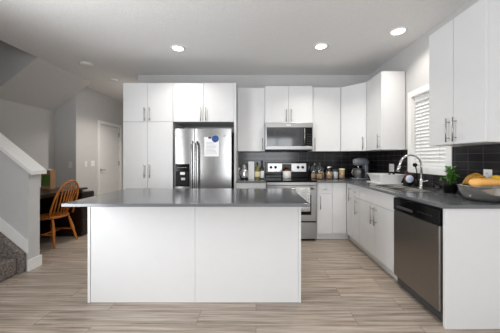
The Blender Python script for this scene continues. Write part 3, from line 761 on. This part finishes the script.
# squash across the front of the bowl
sq = thing('butternut_squash', 'long tan orange squash lying across front of the steel bowl', 'squash', (1.79, 1.875, CZ+.12))
pts = []; rad = []
for t in range(15):
    u = t/14; pts.append((1.652+.275*u, 1.872-.012*math.sin(PI*u), CZ+.150+.007*math.sin(PI*u)))
    rad.append(max(.006, (.0305)*math.sqrt(max(0, 1-(2*u-1)**8))*(1.07 if u < .35 else 1)))
obj('fruit', tube(BM(), pts, rad, 18), 'squash', sq)
obj('stem', tube(BM(), [(1.925, 1.872, CZ+.150), (1.937, 1.872, CZ+.154)], .006, 8), 'stem', sq)
def banana(yoff, zoff, bend, label, xs_=1.69):
    t_ = thing('banana', label, 'banana', (1.79, 1.97+yoff, CZ+.1+zoff), group='bananas in the steel bowl')
    pts = []; rad = []
    for t in range(13):
        u = t/12; pts.append((xs_+.165*u, 1.97+yoff, CZ+.125+zoff+bend*math.sin(PI*u))); rad.append(max(.005, .019*math.sin(PI*min(1, max(0, .06+.88*u)))**.5))
    obj('fruit', tube(BM(), pts, rad, 10), 'banana', t_)
    obj('stem', tube(BM(), [(pts[-1][0]-.002, pts[-1][1], pts[-1][2]), (pts[-1][0]+.016, pts[-1][1], pts[-1][2]-.006)], .005, 7), 'stem', t_)
banana(-.035, .0, .066, 'overripe banana nearest the orange squash in steel bowl', 1.715)
banana(.006, .006, .072, 'overripe banana in the middle of the bunch in steel bowl', 1.722)
banana(.047, .0, .066, 'overripe banana nearest the tiled wall in steel bowl', 1.732)
bb = BM(); ellipsoid(bb, (1.950, 1.955, CZ+.168), .040, .044, .036)
tag(obj('yellow_fruit', bb, 'lemon'), 'round yellow fruit at the right in the steel bowl', 'fruit')

# ------------------------------------------------------------------ stand mixer in the corner
mxr = thing('stand_mixer', 'grey blue stand mixer with steel bowl in the counter corner', 'mixer', (1.70, 3.90, CZ), R(12))
mxr.scale = (.86, .92, 1)
bb = BM(); box(bb, -.15, .12, -.085, .085, .0005, .032, .014, 3); obj('base', bb, 'mixer_grey', mxr, True)
bb = BM(); box(bb, .055, .125, -.05, .05, .030, .25, .02, 3); obj('column', bb, 'mixer_grey', mxr, True)
bb = BM(); tube(bb, [(-.155, 0, .285), (-.15, 0, .285), (-.12, 0, .286), (-.05, 0, .29), (.04, 0, .292), (.10, 0, .285), (.135, 0, .27), (.145, 0, .265)], [.03, .045, .055, .062, .066, .062, .045, .02], 18)
hd = obj('head', bb, 'mixer_grey', mxr, True)
bb = BM(); lathe(bb, [(0, -.0), (.018, -.0), (.018, .012), (0, .012)], (-.168, 0, .285), 14, 'x'); o = obj('attachment_cap', bb, 'chrome', hd, True)
obj('beater', tube(BM(), [(-.06, 0, .24), (-.06, 0, .17)], .014, 10), 'chrome', hd, True)
bw = obj('bowl', lathe(BM(), [(0, .0335), (.06, .0335), (.062, .04), (.085, .08), (.095, .14), (.097, .18), (.100, .182), (.094, .181), (.091, .14), (.08, .085), (.05, .045), (0, .044)], (-.06, 0, 0)), 'steel_h', mxr, True)
obj('handle', tube(BM(), [(-.150, 0, .165), (-.185, 0, .16), (-.192, 0, .115), (-.18, 0, .08), (-.142, 0, .08)], .006, 8), 'chrome', bw, True)

# ------------------------------------------------------------------ jars right of the stove
def jar(x, y, h, rad, fill, fmat, fname, lid, label, flabel):
    t_ = thing('glass_jar', label, 'jar', (x, y, CZ), group='glass storage jars right of the stove')
    obj('jar', lathe(BM(), [(0, .0005), (rad-.004, .0005), (rad, .006), (rad, h-.03), (rad-.01, h-.012), (rad-.01, h), (rad-.013, h), (rad-.013, h-.014), (rad-.003, h-.032), (rad-.003, .008), (rad-.007, .005), (0, .005)], (x, y, CZ), 24), 'glass', t_)
    if lid == 'glass':
        obj('lid', lathe(BM(), [(0, h+.0005), (rad-.006, h+.0005), (rad-.006, h+.008), (.012, h+.014), (.008, h+.02), (.016, h+.032), (.008, h+.042), (0, h+.043)], (x, y, CZ), 20), 'glass', t_)
    else:
        obj('lid', lathe(BM(), [(0, h+.0005), (rad-.004, h+.0005), (rad-.003, h+.004), (rad-.003, h+.026), (rad-.008, h+.03), (0, h+.03)], (x, y, CZ), 20), lid, t_)
    f_ = obj(fname, lathe(BM(), [(0, .0065), (rad-.0045, .0085), (rad-.0045, fill), (rad*.5, fill+.006), (0, fill+.008)], (x, y, CZ), 20), fmat)
    tag(f_, flabel, 'dry food', kind='stuff')
jar(.982, 4.10, .235, .049, .085, 'cereal', 'dry_food', 'glass', 'tall glass jar of amber food standing closest to the stove', 'amber dry food in the tall jar closest to the stove')
jar(1.050, 3.99, .235, .052, .085, 'cereal', 'dry_food', 'glass', 'tall glass jar of amber food standing in front of its neighbours', 'amber dry food in the tall front jar')
jar(1.128, 4.12, .215, .044, .10, 'oats', 'dry_oats', 'glass', 'tall glass jar with cream food behind the front jar', 'cream coloured food in the tall jar third from the stove')
jar(1.232, 4.07, .185, .058, .115, 'oats', 'dry_oats', 'chrome', 'wide glass jar of oats under a shiny metal lid', 'oats in the jar with the shiny metal lid')
jar(1.343, 4.08, .135, .046, .115, 'flour', 'white_flour', 'charcoal', 'short jar of white flour under a dark lid', 'white flour in the short jar with dark lid')
jar(1.450, 4.07, .145, .050, .130, 'oats', 'dry_oats', 'cream', 'short jar full of oats farthest from the stove', 'oats filling the short jar farthest from the stove')

# ------------------------------------------------------------------ things left of the stove
bt = thing('white_bottle', 'small white bottle at the far left of the short counter', 'bottle', (-.283, 4.03, CZ))
obj('bottle', lathe(BM(), [(0, .0005), (.024, .0005), (.024, .135), (.018, .15), (0, .15)], (-.283, 4.03, CZ), 20), 'white_plastic', bt)
obj('cap', lathe(BM(), [(0, .1505), (.021, .1505), (.021, .185), (.018, .19), (0, .19)], (-.283, 4.03, CZ), 20), 'white_plastic', bt)
kt = thing('coffee_press', 'shiny steel and black coffee press on the short counter', 'coffee press', (-.195, 3.99, CZ))
obj('carafe', lathe(BM(), [(0, .0005), (.058, .0005), (.06, .01), (.054, .15), (.05, .165), (0, .165)], (-.195, 3.99, CZ), 24), 'chrome', kt)
obj('base_ring', lathe(BM(), [(.0605, .001), (.063, .002), (.063, .03), (.0602, .032)], (-.195, 3.99, CZ), 24), 'black', kt)
obj('lid', lathe(BM(), [(0, .1655), (.047, .1655), (.045, .19), (.036, .225), (.036, .245), (0, .247)], (-.195, 3.99, CZ), 24), 'steel_h', kt)
obj('grip', tube(BM(), [(-.245, 3.972, CZ+.155), (-.275, 3.955, CZ+.15), (-.278, 3.952, CZ+.08), (-.25, 3.967, CZ+.035)], .008, 8), 'black', kt)
tag(obj('paper_box', box(BM(), -.128, -.030, 4.0, 4.07, CZ+.0005, CZ+.292, .003), 'paper'), 'tall plain white box between coffee press and oil bottle', 'box')
ob = thing('oil_bottle', 'olive green oil bottle with cream label left of the stove', 'bottle', (.022, 4.03, CZ))
obj('bottle', lathe(BM(), [(0, .0005), (.045, .0005), (.047, .01), (.047, .15), (.035, .18), (.015, .20), (.013, .245), (0, .245)], (.022, 4.03, CZ), 22), 'olive', ob)
obj('wrapper', lathe(BM(), [(.0472, .04), (.0478, .041), (.0478, .125), (.0472, .126)], (.022, 4.03, CZ), 22), 'cream', ob)
obj('cap', lathe(BM(), [(0, .2455), (.015, .2455), (.014, .275), (0, .276)], (.022, 4.03, CZ), 16), 'black', ob)
vb = thing('vinegar_bottle', 'slim dark bottle with white label right beside the stove', 'bottle', (.105, 4.03, CZ))
obj('bottle', lathe(BM(), [(0, .0005), (.029, .0005), (.03, .01), (.03, .16), (.022, .20), (.011, .225), (.01, .285), (0, .285)], (.105, 4.03, CZ), 20), 'darkglass_bottle', vb)
obj('wrapper', lathe(BM(), [(.0302, .02), (.0308, .021), (.0308, .135), (.0302, .136)], (.105, 4.03, CZ), 22), 'paper', vb)
obj('cap', lathe(BM(), [(0, .2855), (.0115, .2855), (.011, .305), (0, .306)], (.105, 4.03, CZ), 16), 'black', vb)

# ------------------------------------------------------------------ outlets and switches
def plate(kind, label, cat, loc, axis, w_=.072, h_=.117, group=None, gangs=1):
    """plate on a wall; axis is the direction it faces"""
    t_ = thing(kind, label, cat, loc, group=group); a = Vector(axis); l = Vector(loc)
    def pb(u0, u1, d0, d1, z0, z1, bev=0):
        bb = BM()
        if abs(a.x) > .5: box(bb, l.x+a.x*d0, l.x+a.x*d1, l.y+u0, l.y+u1, l.z+z0, l.z+z1, bev)
        else: box(bb, l.x+u0, l.x+u1, l.y+a.y*d0, l.y+a.y*d1, l.z+z0, l.z+z1, bev)
        return bb
    obj('plate', pb(-w_/2, w_/2, .0005, .006, -h_/2, h_/2, .0015), 'white_plastic', t_)
    for g in range(gangs):
        uc = (g-(gangs-1)/2)*.046
        if kind == 'wall_outlet':
            for zc in (-.024, .024):
                so_ = obj('socket', pb(uc-.017, uc+.017, .0062, .0085, zc-.016, zc+.016, .001), 'white_plastic', t_)
                bb = pb(uc-.009, uc-.006, .0087, .0092, zc-.006, zc+.008); b2 = pb(uc+.006, uc+.009, .0087, .0092, zc-.006, zc+.008)
                me = bpy.data.meshes.new('t'); b2.to_mesh(me); bb.from_mesh(me); b2.free(); bpy.data.meshes.remove(me)
                obj('slot', bb, 'charcoal', so_)
        else:
            obj('rocker', pb(uc-.016, uc+.016, .0062, .010, -.033, .033, .0015), 'white_plastic', t_)
    return t_
TX = XR-.0107
plate('wall_outlet', 'white outlet on the tiled wall behind the steel bowl', 'outlet', (TX, 2.082, 1.095), (-1, 0, 0), .075, .12)
plate('wall_outlet', 'white outlet on the tiled wall behind the dish rack', 'outlet', (TX, 3.56, 1.115), (-1, 0, 0), .12, .115, gangs=2)
plate('light_switch', 'white light switch on the dark nook wall behind chair', 'switch', (-3.62, 4.70, 1.135), (0, -1, 0))
plate('light_switch', 'white single light switch on hall wall farther from door', 'switch', (-3.51, 4.965, 1.14), (1, 0, 0), .075, .118)
plate('light_switch', 'white wider light switch on hall wall right next to door', 'switch', (-3.51, 5.175, 1.15), (1, 0, 0), .12, .118, gangs=2)

# ------------------------------------------------------------------ ceiling fixtures
def downlight(x, y, on, label, group, power='kitchen', z=ZC):
    t_ = thing('recessed_light', label, 'ceiling light', (x, y, z), group=group)
    obj('trim_ring', lathe(BM(), [(.070, -.0005), (.095, -.0005), (.095, -.006), (.088, -.012), (.074, -.012), (.070, -.006)], (x, y, z), 32), 'white_trim', t_)
    obj('diffuser', lathe(BM(), [(0, -.008), (.066, -.008), (.0695, -.006), (.0695, -.001), (0, -.001)], (x, y, z), 28), 'lamp_on' if on else 'lamp_off', t_)
    if on:
        l = bpy.data.lights.new('lamp', 'AREA'); l.shape = 'DISK'; l.size = .13; l.energy = POWER[power]; l.color = LAMP_COLOR; l.spread = R(122)
        o = bpy.data.objects.new('lamp', l); COL.objects.link(o); o.parent = t_; o.location = (0, 0, -.014)
downlight(-1.05, 3.246, True, 'lit round recessed ceiling light left of centre, above the island', 'lit recessed lights', 'island')
downlight(.86, 3.19, True, 'lit round recessed ceiling light in front of the stove', 'lit recessed lights')
downlight(1.66, 2.815, True, 'lit round recessed ceiling light above the sink', 'lit recessed lights', 'sink')
downlight(-1.05, -.6, True, 'added, unseen recessed ceiling light left, over living area behind viewer', 'lit recessed lights', 'living')  # extra lamp out of view, added as fill like the other living ones
downlight(.86, .4, True, 'added, unseen recessed ceiling light right, over living area behind viewer', 'lit recessed lights', 'living_right')  # added out of view to brighten the right end of the kitchen
downlight(-1.05, -1.8, True, 'added, unseen recessed ceiling light left, by the rear corner', 'lit recessed lights', 'living')
downlight(.86, -1.8, True, 'added, unseen recessed ceiling light right, by the big rear window', 'lit recessed lights', 'living')
downlight(-2.45, 5.05, True, 'lit round recessed ceiling light deep in the hall, behind the pantry cabinet', 'lit recessed lights', 'hall')
downlight(-4.2, 2.5, True, 'added, unseen ceiling light high up over the stair', 'lit recessed lights', 'up', 5.2)  # upstairs lamp added out of view to lift the stairwell and half wall
def alarm(x, y, rad, label):
    t_ = thing('smoke_alarm', label, 'smoke alarm', (x, y, ZC), group='round fixtures on the hall side ceiling')
    obj('base', lathe(BM(), [(0, -.0005), (rad, -.0005), (rad, -.01), (0, -.01)], (x, y, ZC), 28), 'white_plastic', t_)
    obj('cover', lathe(BM(), [(0, -.0105), (rad*.96, -.0105), (rad*.9, -.026), (rad*.6, -.034), (0, -.036)], (x, y, ZC), 28), 'lamp_off', t_)
alarm(-2.66, 3.78, .095, 'unlit round white ceiling fixture nearer the stair opening')
alarm(-2.68, 4.53, .075, 'unlit round white ceiling fixture at hall entrance beside pantry')

# ------------------------------------------------------------------ desk nook
dk = thing('desk', 'dark brown wooden desk against the nook wall behind the half wall', 'desk', (-3.4, 3.6, 0))
obj('top', box(BM(), -3.90, -2.86, 3.02, 4.10, .735, .765, .006), 'darkwood', dk)
for y0, y1 in ((3.06, 3.24), (3.86, 4.16)):
    pd = obj('pedestal', box(BM(), -3.86, -2.80 if y0 > 3.5 else -2.95, y0, y1, 0 if y0 < 3.5 else .02, .70), 'darkwood', dk)
    xf = -2.80 if y0 > 3.5 else -2.95
    for k in range(3):
        dw_ = obj('drawer', box(BM(), xf+.0005, xf+.014, y0+.012, y1-.012, .06+k*.212, .26+k*.212, .003), 'darkwood', pd)
        obj('knob', lathe(BM(), [(0, .0005), (.008, .0005), (.014, .018), (.008, .026), (0, .027)], (xf+.0145, (y0+y1)/2, .16+k*.212), 12, 'x'), 'charcoal', dw_)
obj('rail', box(BM(), -3.86, -2.92, 3.06, 4.06, .7005, .7345), 'darkwood', dk)
obj('modesty_panel', box(BM(), -3.84, -3.82, 3.241, 3.859, .2, .70), 'darkwood', dk)
bg_ = thing('card_box', 'brown card box with green front panel standing on the desk', 'box', (-3.33, 3.86, .7655))
obj('box', box(BM(), -3.40, -3.25, 3.81, 3.91, .7655, 1.065, .002), 'kraft', bg_)
bb = BM(); prism(bb, [(-3.398, 3.8085, .82), (-3.255, 3.8085, .82), (-3.252, 3.8085, .99), (-3.378, 3.8085, .99)], (0, .001, 0))
obj('printed_panel', bb, 'green', bg_, label='green panel')
lp = thing('desk_lamp', 'slim white desk lamp with flat horizontal head on the desk', 'lamp', (-3.52, 3.70, .7655))
obj('base', lathe(BM(), [(0, .0002), (.07, .0002), (.07, .012), (0, .015)], (-3.52, 3.70, .7655), 24), 'white_plastic', lp)
obj('pole', tube(BM(), [(-3.52, 3.70, .78), (-3.52, 3.70, 1.07)], .007, 10), 'white_plastic', lp)
obj('head', box(BM(), -3.54, -3.155, 3.675, 3.725, 1.072, 1.09, .006), 'white_plastic', lp)

# Windsor chair, built facing -X around its own centre
ch = thing('windsor_chair', 'golden oak Windsor chair with spindle back pulled to the dark desk', 'chair', (-3.0, 3.555, 0), R(-4))
bb = BM(); prof = []
n = 28
for (sc_k, zq) in ((.90, .390), (1.0, .402), (1.0, .417), (.93, .427), (.5, .421), (0, .419)):
    if sc_k == 0: prof.append([bb.verts.new((0, 0, zq))]); continue
    prof.append([bb.verts.new((sc_k*(.205*math.cos(2*PI*k/n)*(1.0 if math.cos(2*PI*k/n) < 0 else .93)), sc_k*.215*math.sin(2*PI*k/n)*(1+.06*(-math.cos(2*PI*k/n))), zq)) for k in range(n)])
for i in range(len(prof)-1):
    for k in range(n):
        if len(prof[i+1]) == 1: f = bb.faces.new((prof[i][k], prof[i][(k+1) % n], prof[i+1][0]))
        else: f = bb.faces.new((prof[i][k], prof[i][(k+1) % n], prof[i+1][(k+1) % n], prof[i+1][k]))
        f.smooth = True
bb.faces.new(prof[0][::-1])
obj('seat', bb, 'oak', ch, True)
legs = {}
for sx_ in (-1, 1):
    for sy_ in (-1, 1):
        top = Vector((sx_*.13, sy_*.13, .393)); bot = Vector((sx_*.215, sy_*.195, 0)); legs[(sx_, sy_)] = (top, bot)
        pts = [top.lerp(bot, t) for t in (0, .12, .2, .24, .28, .45, .6, .66, .7, .74, .9, 1)]
        obj('leg', tube(BM(), pts, [.012, .014, .019, .013, .019, .022, .018, .013, .018, .016, .013, .011], 12), 'oak', ch, True)
def onleg(k, t): return legs[k][0].lerp(legs[k][1], t)
for sy_ in (-1, 1):
    a, c2 = onleg((-1, sy_), .55), onleg((1, sy_), .55)
    obj('stretcher', tube(BM(), [a, a.lerp(c2, .5), c2], [.008, .013, .008], 10), 'oak', ch, True)
a = onleg((-1, -1), .55).lerp(onleg((1, -1), .55), .5); c2 = onleg((-1, 1), .55).lerp(onleg((1, 1), .55), .5)
obj('stretcher', tube(BM(), [a, a.lerp(c2, .5), c2], [.008, .013, .008], 10), 'oak', ch, True)
# bow back, leaning towards +X
def bow(t):   # t in 0..1 around the hoop
    a = PI*t; yy = -.20*math.cos(a)*(1+.10*math.sin(a)); hh = .42+.505*math.sin(a)**.62
    return Vector((.135+.16*(hh-.42)/.505, yy, hh))
obj('bow', tube(BM(), [bow(t/28) for t in range(29)], .0135, 12), 'oak', ch, True)
for k in range(7):
    yb = -.115+.23*k/6; yt = yb*1.35
    best = min((bow(t/200) for t in range(200)), key=lambda p: abs(p.y-yt)+(0 if p.z > .75 else 1))
    xb = .155-.04*(abs(yb)/.115)**2
    p0 = Vector((xb, yb, .42)); p1 = best
    obj('spindle', tube(BM(), [p0, p0.lerp(p1, .35), p1], [.006, .0095, .006], 10), 'oak', ch, True)
